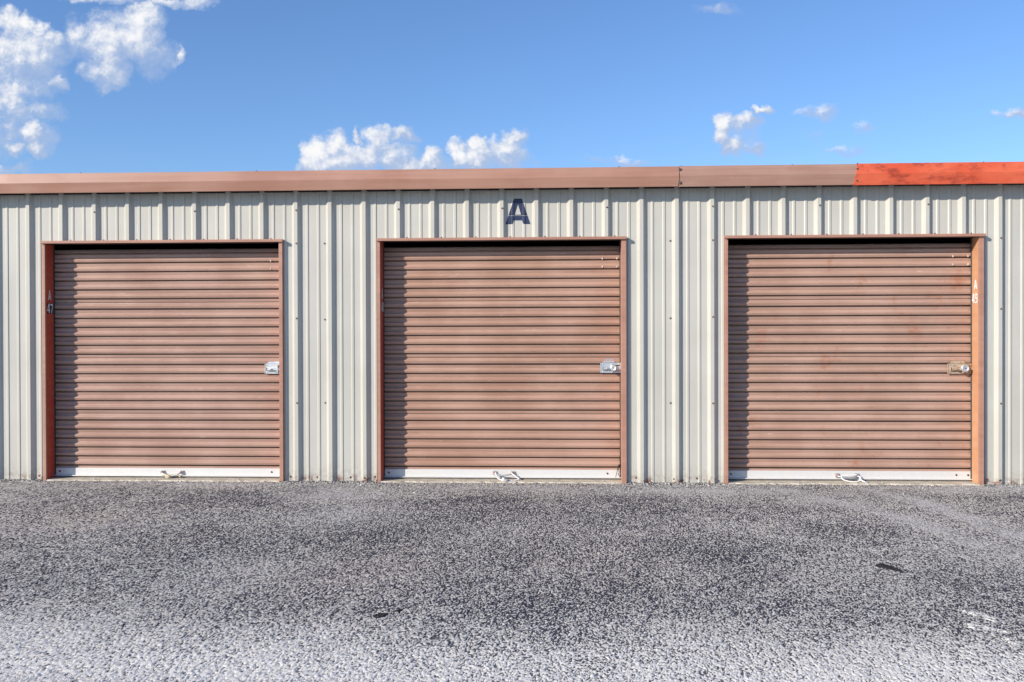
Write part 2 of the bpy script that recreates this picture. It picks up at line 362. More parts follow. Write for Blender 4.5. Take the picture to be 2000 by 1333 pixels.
# ------------------------------------------------------------------ dimensions
PITCH = 0.3048
PROFILE = [(0.0, -0.032), (0.026, 0.0), (0.066, 0.0), (0.074, -0.006), (0.089, -0.006), (0.095, 0.0), (0.166, 0.0), (0.174, -0.006), (0.190, -0.006), (0.196, 0.0), (0.2488, 0.0), (0.2748, -0.032)]
def prof_y(x):
    u = x % PITCH
    pts = PROFILE + [(PITCH, -0.032)]
    for (a, ya), (b, yb) in zip(pts, pts[1:]):
        if a <= u <= b: return ya + (yb - ya) * (u - a) / (b - a)
    return 0.0
def prof_breaks(x0, x1):
    xs = [x0]; n = math.floor(x0 / PITCH) - 1
    while n * PITCH < x1 + PITCH:
        xs += [n * PITCH + u for u, _ in PROFILE if x0 + 1e-4 < n * PITCH + u < x1 - 1e-4]; n += 1
    return sorted(xs) + [x1]
X_LEFT, X_RIGHT = -5.5 * PITCH - 2.0, 15.0
WALL_TOP = 2.715
HEAD = 2.133                              # underside of the headers
HEAD_TOP = 2.152
# outer left, inner left, inner right, outer right of each opening
DOORS = [(0.118, 0.144, 2.272, 2.303), (3.150, 3.176, 5.297, 5.337), (6.189, 6.214, 8.341, 8.381)]
FRONT = -0.037                            # face of the door trim
YC = 0.130                                # mean plane of the shutters

BLOC = Vector((4.3, 0, 0))
building = empty('storage_building', BLOC)
tag(building, 'long low self storage building of beige ribbed metal with three brown roll-up doors', 'building')
def part(name, mb, mat, parent=None, label=None):
    o = mb.build(name, mat, parent or building, BLOC)
    if label: o['label'] = label
    return o

# ------------------------------------------------------------------ ground
def ground():
    rnd = random.Random(3)
    # coarse lattice for the patterns of wear and tone, fine lattice for the crumbly relief of the stones
    cx = np.arange(-3.0, 13.0, 0.08); cy = np.arange(-9.0, 0.6, 0.08)
    verts = [(x, y, 0.0) for y in cy for x in cx]
    def axis(parts, far):
        a = []
        for lo, hi, st in parts: a += list(np.arange(lo, hi - 1e-6, st))
        d = parts[-1][2]; x = a[-1]
        while x < far: d = min(d * 1.4, 60); x += d; a.append(x)
        d = parts[0][2]; x = a[0]
        while x > -far: d = min(d * 1.4, 60); x -= d; a.insert(0, x)
        return np.array(a)
    xs = axis([(-0.6, 9.8, 0.0047)], 400); ys = axis([(-5.3, -3.0, 0.0092), (-3.0, -1.5, 0.0110), (-1.5, 0.06, 0.0130)], 400)
    nx, ny = len(xs), len(ys); rg = np.random.default_rng(12)
    X, Y = np.meshgrid(xs, ys)
    fine = ((X > -0.6) & (X < 9.8) & (Y > -5.3) & (Y < 0.06)).astype(float)
    blend = np.clip(np.minimum(np.minimum(X + 0.6, 9.8 - X), Y + 5.3) / 0.45, 0, 1) * fine
    sx = np.gradient(xs)[None, :] * fine; sy = np.gradient(ys)[:, None] * fine
    rel = rg.random((ny, nx)); lump_ = rg.random((ny, nx)); lump_ = (lump_ + np.roll(lump_, 1, 0) + np.roll(lump_, 1, 1) + np.roll(lump_, (1, 1), (0, 1))) / 4
    rel = np.clip(0.90 * rel + 0.40 * (lump_ - 0.5) + 0.05, 0, 1)
    calm = np.clip((-Y - 0.02) / 1.6, 0.0, 1.0) ** 0.8
    Z = (rel - 0.5) * (0.0022 + 0.0054 * calm) * fine
    sill = np.zeros_like(X, bool)
    for _, il, ir, _ in DOORS: sill |= (X > il - 0.03) & (X < ir + 0.03)
    Z += np.where((Y > -0.085) & (Y < 0.05) & ~sill, 0.012 * rg.random((ny, nx)) ** 1.5 * fine, 0)       # crumbly edge against the sheeting
    Xj = X + (rg.random((ny, nx)) - 0.5) * 0.85 * sx; Yj = Y + (rg.random((ny, nx)) - 0.5) * 0.85 * sy
    co = np.stack([Xj, Yj, Z], -1).reshape(-1, 3).astype(np.float32)
    idx = np.arange(nx * ny).reshape(ny, nx)
    quads = np.stack([idx[:-1, :-1], idx[:-1, 1:], idx[1:, 1:], idx[1:, :-1]], -1).reshape(-1, 4).astype(np.int32)
    me = bpy.data.meshes.new('ground'); me.vertices.add(nx * ny); me.vertices.foreach_set('co', co.ravel())
    me.loops.add(quads.size); me.loops.foreach_set('vertex_index', quads.ravel())
    me.polygons.add(len(quads)); me.polygons.foreach_set('loop_start', np.arange(0, quads.size, 4, dtype=np.int32))
    me.update(calc_edges=True); me.polygons.foreach_set('use_smooth', np.ones(len(quads), bool))
    def spread(data):        # bilinear lookup of a coarse pattern at the fine vertices
        g = np.array(data).reshape(len(cy), len(cx))
        fx = np.clip((Xj - cx[0]) / 0.08, 0, len(cx) - 1.001); fy = np.clip((Yj - cy[0]) / 0.08, 0, len(cy) - 1.001)
        i = fx.astype(int); j = fy.astype(int); u = fx - i; v = fy - j
        return (g[j, i] * (1 - u) * (1 - v) + g[j, i + 1] * u * (1 - v) + g[j + 1, i] * (1 - u) * v + g[j + 1, i + 1] * u * v)
    from mathutils import noise as N
    def seg(p, a, b):
        a = Vector(a); b = Vector(b); ab = b - a; t_ = max(0, min(1, (p - a).dot(ab) / ab.length_squared)); return (p - a - ab * t_).length
    tracks = [([(6.62, -0.30), (6.80, -0.78), (7.10, -1.32), (7.29, -2.05), (7.47, -2.9), (7.6, -4.0)], 0.15, 1.0),
              ([(7.30, -0.30), (7.52, -0.76), (7.64, -1.6), (7.73, -2.3), (7.85, -3.4)], 0.17, 1.0)]
    def blobs(p, L):
        s = 0
        for (x, y, rx, ry, k) in L:
            d = ((p.x - x) / rx) ** 2 + ((p.y - y) / ry) ** 2
            s = max(s, k * math.exp(-d * 1.2))
        return s
    PALE = [(2.9, -0.66, 0.45, 0.35, 0.8), (3.25, -1.5, 0.35, 0.5, 0.45), (6.1, -0.45, 1.6, 0.22, 0.75), (8.2, -0.25, 0.9, 0.25, 0.7), (1.6, -0.2, 1.3, 0.12, 0.45), (4.4, -0.3, 1.2, 0.16, 0.55), (6.9, -0.9, 0.6, 0.3, 0.35), (3.0, -3.4, 0.5, 0.5, 0.15), (7.6, -2.9, 0.7, 0.6, 0.35)]
    WARM = [(1.3, -1.75, 0.6, 0.6, 0.7), (3.7, -3.2, 0.6, 0.7, 0.6), (5.0, -2.8, 0.6, 0.9, 0.5), (2.4, -2.4, 0.3, 0.3, 0.2), (8.3, -2.0, 0.5, 0.6, 0.4)]
    DARK = [(1.7, -0.75, 1.5, 0.35, 0.8), (4.3, -0.95, 1.2, 0.28, 0.9), (6.6, -1.25, 1.0, 0.22, 0.7), (3.0, -2.5, 1.2, 0.7, 0.75), (4.4, -2.9, 0.6, 0.7, 0.6), (5.6, -2.6, 0.6, 0.7, 0.6), (7.4, -3.3, 0.8, 0.4, 0.55), (6.5, -1.9, 0.5, 0.5, 0.4), (8.2, -0.7, 0.9, 0.15, 0.7), (8.4, -1.9, 0.4, 0.4, 0.6), (5.2, -3.9, 1.0, 0.35, 0.45), (2.0, -1.2, 2.2, 0.55, 0.6), (5.0, -1.4, 1.6, 0.6, 0.6), (0.6, -2.6, 1.0, 0.7, 0.4), (1.9, -3.2, 1.0, 0.4, 0.3)]
    pale, warm, near_white, dark = [], [], [], []
    for v in verts:
        p = Vector((v[0], v[1])); q = Vector((v[0], v[1], 0))
        n = N.fractal(q * 1.3, 1.0, 2.0, 4); n2 = N.fractal(q * 4.0 + Vector((5, 3, 0)), 0.9, 2.0, 4)
        s = blobs(p, PALE) * (0.8 + 0.7 * n2)
        for pts, wd, k in tracks:
            d = min(seg(p, a, b) for a, b in zip(pts, pts[1:])) if -4 < p.y < 0.2 and 6 < p.x < 9 else 9
            s = max(s, k * max(0, 1 - d / wd) ** 0.8 * (0.75 + 0.6 * n2) * (1.0 if p.y > -2.3 else max(0.15, 1 + (p.y + 2.3) * 0.6)))
        pale.append(max(0, min(1, s)))
        warm.append(max(0, min(1, blobs(p, WARM) + 0.15 * n)))
        e = (-3.75 + 0.16 * n + 0.12 * n2 + 0.06 * math.sin(p.x * 1.1) - p.y) / 1.25  # whitening towards the camera, put into stone and binder colour
        e = max(0, min(1, e)); near_white.append(e * e * (3 - 2 * e))
        dark.append(max(0, min(1, blobs(p, DARK) * (0.9 + 0.8 * n2))))
    for nm, data in (('pale', spread(pale)), ('warm', spread(warm)), ('old', spread(near_white)), ('dark', spread(dark)), ('relief', rel), ('tint', rg.random((ny, nx))), ('fine', blend)):
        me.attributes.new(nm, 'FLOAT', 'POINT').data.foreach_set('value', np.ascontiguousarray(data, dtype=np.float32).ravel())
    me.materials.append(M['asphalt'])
    o = bpy.data.objects.new('ground', me); COL.objects.link(o); tag(o, 'worn grey asphalt yard in front of the storage doors', 'asphalt', kind='structure')
ground()

for (ol, il, ir, orr), lab in zip(DOORS, ('left', 'middle', 'right')):
    rnd = random.Random(hash(round(ol * 100)))
    mb = MB(); n = 60; zt = 0.010
    top = []; low = []
    for k in range(n + 1):
        x = il - 0.0 + (ir - il) * k / n
        yf = -0.045 + 0.014 * math.sin(k * 0.7 + ol) * rnd.random() + rnd.uniform(-0.010, 0.010)
        top.append((x, yf + 0.012, zt)); low.append((x, yf, -0.004))
    for k in range(n):
        mb.face([(top[k][0], 0.4, zt), (top[k + 1][0], 0.4, zt), top[k + 1], top[k]])
        mb.face([top[k], top[k + 1], low[k + 1], low[k]])
    o = mb.build('concrete_sill', M['concrete'], None, ((il + ir) / 2, 0, 0))
    tag(o, 'cream concrete sill under the %s roll-up door' % lab, 'sill', kind='structure')

# ------------------------------------------------------------------ walls, roof
def wall():
    mb = MB()
    spans = [(X_LEFT, DOORS[0][0], 0.004)]
    for i, (ol, il, ir, orr) in enumerate(DOORS):
        spans.append((ol, orr, HEAD_TOP - 0.006))
        spans.append((orr, DOORS[i + 1][0] if i < 2 else X_RIGHT, 0.004))
    for x0, x1, zb in spans:
        xs = prof_breaks(x0, x1)
        for a, b in zip(xs, xs[1:]):
            ya, yb = prof_y(a + 1e-7), prof_y(b - 1e-7)
            mb.face([(a, ya, zb), (b, yb, zb), (b, yb, WALL_TOP), (a, ya, WALL_TOP)])
    part('ribbed_wall', mb, M['wall'])
    e = MB(); e.box(X_LEFT, X_RIGHT, -0.024, -0.007, 2.570, 2.70); part('closure_strip', e, M['dark'])  # black strip added to stand in for the shade under the gutter
    for x0, x1, lab in ((X_LEFT - 0.02, X_LEFT, None), (X_RIGHT, X_RIGHT + 0.02, None)):
        e = MB(); e.prism_x([(-0.033, 0.0), (9.0, 0.0), (9.0, 2.528), (-0.033, 2.728)], x0, x1); part('end_wall', e, M['wall'])
    e = MB(); e.box(X_LEFT - 0.02, X_RIGHT + 0.02, 9.0, 9.02, 0, 2.531); part('rear_wall', e, M['wall'])
    e = MB(); e.prism_x([(-0.125, 2.737), (-0.125, 2.726), (9.1, 2.52), (9.1, 2.535)], X_LEFT - 0.1, X_RIGHT + 0.1); part('roof', e, M['roof'])
    for (ol, il, ir, orr), nxt in zip(DOORS, (3.15, 6.189, None)):      # partition behind the wall between the units
        e = MB()
        xm = orr + 0.38 if nxt is None else (orr + nxt) / 2
        e.box(xm - 0.02, xm + 0.02, 0.05, 8.95, 0, 2.5); part('partition', e, M['inside'])
wall()

FP = [(-0.135, 2.7405), (-0.158, 2.7365), (-0.176, 2.650), (-0.160, 2.5655), (-0.138, 2.5645), (-0.138, 2.567), (-0.156, 2.568)]
def fascia(x0, x1, mat, label, dy=0.0, slant=0.0):
    mb = MB(); pr = [(y - dy, z + (dy if i < 3 else -dy)) for i, (y, z) in enumerate(FP)]
    i = len(mb.v); n = len(pr)
    def rowx(x, end): return [(x + (slant * (z - 2.65) if end == 0 else 0), y, z) for y, z in pr]
    steps = max(2, int((x1 - x0) / 0.4)); rnd = random.Random(int(x0 * 10))
    rows = []
    for k in range(steps + 1):
        x = x0 + (x1 - x0) * k / steps; w_ = rnd.uniform(-0.0012, 0.0012)
        rows.append([(a, b + w_, c + w_ * 0.6) for a, b, c in rowx(x, k)])
    for ra, rb in zip(rows, rows[1:]):
        for k in range(n - 1): mb.face([ra[k], ra[k + 1], rb[k + 1], rb[k]])
        mb.face([ra[0], (ra[0][0], -0.05, 2.738), (rb[0][0], -0.05, 2.738), rb[0]])
    mb.face(rows[0]); mb.face(rows[-1])
    part('gutter_section', mb, mat, label=label)
fascia(X_LEFT - 0.1, 5.782, M['fascia'], 'long brown gutter section')
fascia(5.774, 7.275, M['fascia_grey'], 'short faded brown gutter section', 0.002)
fascia(7.262, X_RIGHT + 0.1, M['red'], 'faded red gutter section with blotchy paint', 0.005, 0.22)

# ------------------------------------------------------------------ letters
def cells_A():
    """stencil capital A in a unit square, split into pieces that do not overlap"""
    xl = lambda t: 0.345 * t
    xr = lambda t: 1 - 0.345 * t
    cl = lambda t: 0.375 + (0.5 - 0.375) * (t - 0.37) / 0.41
    P = [[(xl(0), 0), (0.285, 0), (0.335, 0.145), (xl(0.145), 0.145)], [(0.715, 0), (xr(0), 0), (xr(0.145), 0.145), (0.665, 0.145)],
         [(xl(0.145), 0.145), (xr(0.145), 0.145), (xr(0.325), 0.325), (xl(0.325), 0.325)],
         [(xl(0.34), 0.34), (xr(0.34), 0.34), (xr(0.37), 0.37), (xl(0.37), 0.37)],
         [(xl(0.37), 0.37), (0.375, 0.37), (0.5, 0.78), (xl(0.78), 0.78)], [(0.625, 0.37), (xr(0.37), 0.37), (xr(0.78), 0.78), (0.5, 0.78)],
         [(xl(0.78), 0.78), (xr(0.78), 0.78), (xr(1), 1), (xl(1), 1)]]
    return P
def wall_letter():
    bm = bmesh.new(); x0, x1, z0, z1 = 4.284, 4.5025, 2.272, 2.496
    for poly in cells_A():
        bm.faces.new([bm.verts.new((x0 + (x1 - x0) * a, 0, z0 + (z1 - z0) * b)) for a, b in poly])
    for xb in prof_breaks(x0, x1)[1:-1]:
        bmesh.ops.bisect_plane(bm, geom=bm.verts[:] + bm.edges[:] + bm.faces[:], plane_co=(xb, 0, 0), plane_no=(1, 0, 0), dist=1e-6)
    for v in bm.verts: v.co.y = prof_y(v.co.x) - 0.0015
    mb = MB(); mb.add_bm(bm); part('painted_letter', mb, M['navy'], label='navy stencilled letter A')
wall_letter()

def strokes(ch):
    """list of polygons in the unit square (x right, y up)"""
    q = lambda a, b, c, d: [(a, b), (c, b), (c, d), (a, d)]
    if ch == 'A': return [[(0, 0), (0.28, 0), (0.55, 1), (0.38, 1)], [(0.72, 0), (1, 0), (0.62, 1), (0.45, 1)], q(0.2, 0.22, 0.8, 0.38)]
    if ch == '4': return [q(0.58, 0, 0.86, 1), [(0, 0.22), (0.24, 0.22), (0.72, 1), (0.46, 1)], q(0.02, 0.20, 1, 0.38)]
    if ch == '7': return [q(0.0, 0.82, 1, 1), [(0.28, 0), (0.58, 0), (1, 0.84), (0.72, 0.84)]]
    if ch == '8': return [q(0.0, 0.08, 0.30, 0.46), q(0.70, 0.08, 1, 0.46), q(0.04, 0.54, 0.32, 0.94), q(0.68, 0.54, 0.96, 0.94), q(0.18, 0, 0.82, 0.16), q(0.18, 0.42, 0.82, 0.58), q(0.18, 0.84, 0.82, 1)]
    if ch == '9': return [q(0.02, 0.54, 0.26, 0.92), q(0.72, 0.08, 0.98, 0.92), q(0.18, 0.87, 0.82, 1), q(0.18, 0.44, 0.82, 0.57), q(0.06, 0, 0.80, 0.13)]
def unit_number(jamb, xface, side, lines, zs, label):
    """white stencil characters on the inner face of a jamb: side +1 faces +x (left jamb), -1 faces -x"""
    mb = MB()
    for (txt, ys), (z0, z1) in zip(lines, zs):
        n = len(txt)
        for k, ch in enumerate(txt):
            a, b = ys; wch = (b - a) / n; y0 = a + wch * k + wch * 0.06; y1 = a + wch * (k + 1) - wch * 0.06
            for j, poly in enumerate(strokes(ch)):
                pts = []
                for px, pz in poly:
                    y = y0 + (y1 - y0) * px if side > 0 else y1 - (y1 - y0) * px
                    if side < 0: y = (a + b) - ((a + wch * k + wch * 0.06) + (wch * 0.88) * px)
                    pts.append((xface + side * (0.0022 + 0.0003 * j), y, z0 + (z1 - z0) * pz))
                mb.face(pts)
    return part('unit_number', mb, M['white'], jamb, label)

# ------------------------------------------------------------------ doors
SLAT, SEAM = 0.0819, 0.0955
def curtain_profile():
    pts = []
    def slat(z, h, seam):
        k = h / SLAT
        a = [(0.042, 0.0), (0.042, 0.0130), (-0.0080, 0.0135), (-0.0092, 0.0150), (-0.0154, 0.0310), (-0.0157, 0.0340), (-0.0142, 0.0368), (0.0050, 0.0515), (0.0062, 0.0545)]
        if seam: a += [(0.0060, 0.0570), (0.020, 0.0575), (0.020, 0.0610), (0.0055, 0.0615)]
        a += [(-0.0006, 0.0785), (0.0020, 0.0815)]
        return [(YC + y, z + zz * k if not (seam and 0) else z + zz) for y, zz in a]
    z = 0.115
    pts += [(YC + 0.006, 0.085), (YC + 0.004, 0.1125)]
    grooves = []
    for g in range(4):
        for k in range(6):
            h = SEAM if k == 5 else SLAT
            if z > 2.085: break
            pts += slat(z, h, k == 5); grooves.append(z); z += h
    pts = [p for p in pts if p[1] < 2.074]; z = 2.076
    # the curtain bends back on to its drum behind the header
    for k in range(0, 9):
        th = k / 8 * R(100); pts.append((YC + 0.004 + 0.18 * (1 - math.cos(th)), z + 0.025 * math.sin(th)))
    return pts
CURT = curtain_profile()

def screw(x, y, z, axis=(0, -1, 0), rusty=False, r=0.0085):
    mb = MB(); mb.lathe([(r, 0), (r, 0.0015), (r * 0.55, 0.002), (r * 0.55, 0.006)], (x, y, z), axis, 8, False)
    part('screw', mb, M['screw_rust'] if rusty else M['screw'])

def latch(door, x0, x1, zc, mat, with_slots=True):
    mb = MB(); yb = YC - 0.012
    mb.box(x0, x1, yb - 0.010, yb - 0.004, zc - 0.046, zc + 0.044, 0.0012)           # back plate
    mb.box(x0, x0 + 0.006, yb - 0.014, yb - 0.0102, zc - 0.046, zc + 0.044, 0.001)
    mb.face([(x0 + 0.020, yb - 0.011, zc + 0.046), (x1 - 0.055, yb - 0.011, zc + 0.046), (x1 - 0.07, yb + 0.004, zc + 0.078), (x0 + 0.045, yb + 0.004, zc + 0.078)])  # sloped lip
    mb.box(x0 + 0.018, x1 - 0.004, yb - 0.030, yb - 0.0102, zc - 0.020, zc + 0.012, 0.004)   # slide bolt housing
    mb.box(x0 + 0.030, x1 + 0.035, yb - 0.036, yb - 0.0305, zc - 0.014, zc + 0.004, 0.001)   # sliding bar
    mb.box(x0 + 0.050, x0 + 0.072, yb - 0.058, yb - 0.0365, zc - 0.010, zc + 0.001, 0.003)   # finger tab
    mb.box(x1 - 0.085, x1 - 0.075, yb - 0.042, yb - 0.0102, zc - 0.040, zc + 0.034, 0.001)   # keeper
    for dx in (0.022, x1 - x0 - 0.022):
        for dz in (-0.034, 0.032):
            mb.lathe([(0.006, 0), (0.005, 0.003), (0.002, 0.0045)], (x0 + dx, yb - 0.010, zc + dz), (0, -1, 0), 10)
    lt = part('latch', mb, mat, door)
    for bx in ((x0 + 0.020, x0 + 0.026, yb - 0.0312, yb - 0.0302, zc - 0.018, zc + 0.010), (x1 - 0.070, x1 - 0.012, yb - 0.0112, yb - 0.0102, zc + 0.015, zc + 0.024), (x1 - 0.070, x1 - 0.020, yb - 0.0112, yb - 0.0102, zc - 0.031, zc - 0.026)):
        s = MB(); s.box(*bx); part('latch_slot', s, M['dark'], door)

def lift_handle(door, xa, xb, zb, drop):
    mb = MB(); y = YC - 0.030
    for x in (xa, xb): mb.box(x - 0.016, x + 0.016, y + 0.005, y + 0.010, zb - 0.018, zb + 0.018, 0.002)
    mb.tube([(xa, y + 0.004, zb), (xa + 0.008, y - 0.012, zb - 0.006), (xa + 0.03, y - 0.022, zb - drop * 0.6), ((xa + xb) / 2, y - 0.026, zb - drop),
             (xb - 0.03, y - 0.022, zb - drop * 0.6), (xb - 0.008, y - 0.012, zb - 0.006), (xb, y + 0.004, zb)], 0.0065, 8, 5)
    part('lift_handle', mb, M['galv'], door)

def door(i, num_side, number):
    ol, il, ir, orr = DOORS[i]
    names = ('brown roll-up door under the left end of the long gutter section', 'brown roll-up door below the letter A', 'rust marked brown roll-up door with the number on its right jamb')
    # frame
    for side, (a, b) in ((1, (ol, il)), (-1, (ir, orr))):
        mb = MB(); xi = il if side > 0 else ir
        mb.box(min(a, b), max(a, b), FRONT, 0.0, 0.0, HEAD + 0.003, 0.0015)
        inner = 0.0015
        x0, x1 = (xi - 0.024, xi + inner) if side > 0 else (xi - inner, xi + 0.028)
        mb.box(x0, x1, FRONT + 0.004, FRONT + 0.018, 0.0, HEAD + 0.0, 0.0)
        tr = part('jamb_trim', mb, M['trim'])
        jb = MB(); x0, x1 = (xi - 0.06, xi) if side > 0 else (xi, xi + 0.06)
        jb.box(x0, x1, 0.0015, 0.108, 0.0, HEAD + 0.10)
        lip = (xi - 0.0, xi + 0.0012) if side > 0 else (xi - 0.0012, xi)
        jb.box(lip[0], lip[1], FRONT + 0.022, 0.1085, 0.0, HEAD - 0.003)
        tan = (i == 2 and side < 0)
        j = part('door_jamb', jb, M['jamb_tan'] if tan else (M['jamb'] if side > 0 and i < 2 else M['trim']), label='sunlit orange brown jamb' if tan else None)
        if (side > 0) == (num_side > 0):
            if side > 0:
                lines = [('A', (0.008, 0.064)), (number, (-0.010, 0.096))] if i == 0 else [('A', (0.022, 0.086)), (number, (0.004, 0.106))]; zs = [(1.626, 1.715), (1.508, 1.592)]
            else:
                lines = [('A', (-0.008, 0.066)), (number, (-0.013, 0.106))]; zs = [(1.683, 1.762), (1.562, 1.644)]
            unit_number(j, xi + 0.0012 * side, side, lines, zs, 'white stencilled A %s' % number)
            if i == 0:
                ov = MB(); ov.box(xi + 0.0013, xi + 0.0026, -0.008, 0.1, 1.503, 1.598); part('overspray', ov, M['overspray'], j)
    for xa, xb in ((il - 0.03, il + 0.010), (ir - 0.010, ir + 0.03)):
        gd = MB(); gd.box(xa, xb, 0.1095, 0.1165, 0.012, HEAD + 0.05); part('door_guide', gd, M['inside'])  # dark strips added as the shade in the gap beside the curtain
    mb = MB(); mb.box(ol - 0.006, orr + 0.006, FRONT - 0.022, 0.0, HEAD + 0.0045, HEAD_TOP, 0.002)  # front pushed out past the jamb trim to deepen its shadow
    mb.box(ol - 0.006, orr + 0.006, FRONT - 0.021, -0.031, HEAD - 0.004, HEAD + 0.006, 0.0)
    part('header_trim', mb, M['trim'])
    mb = MB(); mb.box(il - 0.03, ir + 0.03, 0.004, 0.092, HEAD - 0.002, HEAD + 0.17); mb.box(il, ir, FRONT + 0.008, 0.0035, HEAD - 0.002, HEAD + 0.0035)
    part('header_beam', mb, M['inside'])
    # curtain
    mb = MB(); mb.sheet_x(CURT, il - 0.05, ir + 0.05)
    d = part('roll_up_door', mb, M['door'][i], label=names[i])
    b = MB(); pr = [(YC + 0.012, 0.096), (YC - 0.008, 0.096), (YC - 0.011, 0.093), (YC - 0.011, 0.034), (YC - 0.030, 0.030), (YC - 0.031, 0.026), (YC + 0.012, 0.026)]
    b.prism_x(pr, il - 0.045, ir + 0.045); part('bottom_bar', b, M['alu'], d)
    s = MB(); s.prism_x([(YC + 0.010, 0.026), (YC - 0.020, 0.026), (YC - 0.016, 0.011), (YC + 0.002, 0.0105)], il - 0.045, ir + 0.045); part('bottom_seal', s, M['rubber'], d)
    for x in ((il + 0.05, ir - 0.13, ir - 0.03) if i == 2 else (il + 0.045, ir - 0.12)):
        r = MB(); r.lathe([(0.009, 0), (0.008, 0.004), (0.003, 0.006)], (x, YC - 0.011, 0.065), (0, -1, 0), 10); part('bolt', r, M['screw'], d)
    for cx in ((ir - 0.118,) if i == 0 else (ir - 0.16, ir - 0.032)):
        for cz in (1.975, 1.902):
            r = MB(); r.box(cx - 0.006, cx + 0.005, YC - 0.0185, YC - 0.010, cz - 0.009, cz + 0.007, 0.002); part('clip', r, M['clip'], d)
    return d
d1 = door(0, 1, '47'); d2 = door(1, 1, '48'); d3 = door(2, -1, '49')
latch(d1, 2.098, 2.300, 1.000, M['galv'])
latch(d2, 5.115, 5.300, 1.005, M['galv'])
latch(d3, 8.133, 8.335, 0.995, M['rusty_galv'])
lift_handle(d1, 1.148, 1.325, 0.062, 0.030)
lift_handle(d2, 4.172, 4.335, 0.068, 0.020)
lift_handle(d3, 7.182, 7.352, 0.060, 0.016)
for dd, x, z in ((d1, 1.148, 0.062), (d1, 1.325, 0.062), (d2, 4.172, 0.068), (d2, 4.335, 0.068), (d3, 7.182, 0.060), (d3, 7.352, 0.060)):
    r = MB(); r.lathe([(0.0125, 0), (0.012, 0.008), (0.006, 0.012)], (x, YC - 0.0255, z), (0, -1, 0), 8, False); part('handle_bolt', r, M['bolt'], dd)

# ------------------------------------------------------------------ screws of the sheeting
for n in (2, 5, 8, 11, 14, 17, 20, 23, 26):
    screw(n * PITCH - 0.010, -0.032, 2.408, rusty=n % 2 == 0)
for (ol, il, ir, orr) in DOORS:
    n = math.ceil(ol / PITCH)
    while n * PITCH + 0.05 < orr:
        screw(n * PITCH + 0.058, -0.0005, HEAD_TOP + 0.008, r=0.007); n += 1
for n in (8, 20, 28):
    for z in (2.115, 1.51 if n == 28 else 1.45, 0.70): screw(n * PITCH - 0.010, -0.032, z, rusty=True)
for n in (9, 19):
    for z in (2.115, 1.44, 0.70): screw(n * PITCH - 0.068, -0.0005, z)
for x in (0.06, 2.36, 2.60, 3.03, 3.12, 5.42, 5.75, 6.10, 8.42, 8.52, 8.76, 2.90, 5.95): screw(x, prof_y(x) - 0.0003, 0.035 + 0.012 * ((x * 7) % 1), rusty=(int(x * 10) % 2 == 0), r=0.010)
for x in (0.535, 2.11, 3.68, 5.27, 5.80, 6.74, 7.285, 8.33): screw(x, -0.146, 2.738 + (0.005 if x > 7.26 else 0), axis=(0, -0.15, 1), r=0.011)
for x, z, big in ((5.788, 2.706, 1), (5.789, 2.594, 1), (7.277, 2.694, 0), (7.274, 2.596, 0)):
    yy_ = -0.176 + abs(z - 2.650) * 0.2; screw(x, yy_ - 0.006, z, rusty=False, r=0.014 if big else 0.010)
mb = MB()      # rusty sealant line down the gutter joint
for (xa, ya, za), (xb, yb, zb) in zip([(5.778, -0.161, 2.733), (5.781, -0.179, 2.651), (5.775, -0.163, 2.568)], [(5.781, -0.179, 2.651), (5.775, -0.163, 2.568)]):
    mb.tube([(xa, ya, za), (xb, yb, zb)], 0.0035, 6)
part('joint_sealant', mb, M['screw'])

# ------------------------------------------------------------------ things that hang on or lie by the doors
def padlock(name, x, z, r, label):
    c = (x, YC - 0.058, z); root = empty(name, c); tag(root, label, 'padlock', 'round padlocks on the door latches')
    ax = Vector((-0.12, -1, 0.05)).normalized()
    b = MB(); b.lathe([(r * 0.92, -0.012), (r, -0.009), (r, 0.009), (r * 0.93, 0.0125), (r * 0.72, 0.0135), (r * 0.68, 0.0125), (r * 0.20, 0.0125)], c, ax, 24)
    b.build('lock_body', M['galv'], root, c)
    k = MB(); k.lathe([(r * 0.17, 0.0128), (r * 0.15, 0.0165)], c, ax, 12); k.build('keyway', M['dark'], root, c)
    s = MB(); s.tube([(x - 0.4 * r, c[1] + 0.012, z - 0.5 * r), (x + r * 0.6, c[1] + 0.016, z - 1.12 * r), (x + 1.15 * r, c[1] + 0.018, z - 0.35 * r), (x + 0.9 * r, c[1] + 0.012, z + 0.4 * r)], 0.0055, 8)
    s.build('shackle', M['galv'], root, c)
padlock('padlock', 5.232, 1.004, 0.027, 'round padlock on the clean grey latch of the middle door')
padlock('padlock', 8.268, 0.998, 0.033, 'round padlock on the rusty latch of the right door')

def rope(x, label, mat, curves, knot, kr, endmat=None, end=None):
    loc = (x, YC - 0.05, 0.03); root = empty('pull_rope', loc); tag(root, label, 'rope', 'pull ropes on the door handles')
    mb = MB()
    for c in curves: mb.tube(c, lambda u: 0.0062 + 0.0007 * math.sin(u * 60), 8, 7)
    mb.build('cord', mat, root, loc)
    rnd = random.Random(int(x * 10)); k = MB(); k.blob(knot, kr, rnd, (1.1, 0.9, 0.95), 0.16); k.build('knot', mat, root, loc)
    if end:
        e = MB(); e.blob(end[0], end[1], rnd, (1.3, 1, 0.8), 0.15); e.build('frayed_end', endmat, root, loc)
yR = YC - 0.052
rope(1.22, 'yellowed rope knotted on the handle of the left door', M['rope_old'],
     [[(1.16, yR + 0.004, 0.040), (1.19, yR - 0.006, 0.046), (1.215, yR - 0.01, 0.034), (1.25, yR - 0.006, 0.042), (1.31, yR + 0.004, 0.034), (1.325, yR, 0.020)],
      [(1.205, yR - 0.008, 0.045), (1.20, yR - 0.02, 0.030), (1.218, yR - 0.024, 0.018), (1.235, yR - 0.018, 0.030)]], (1.218, yR - 0.012, 0.030), 0.017)
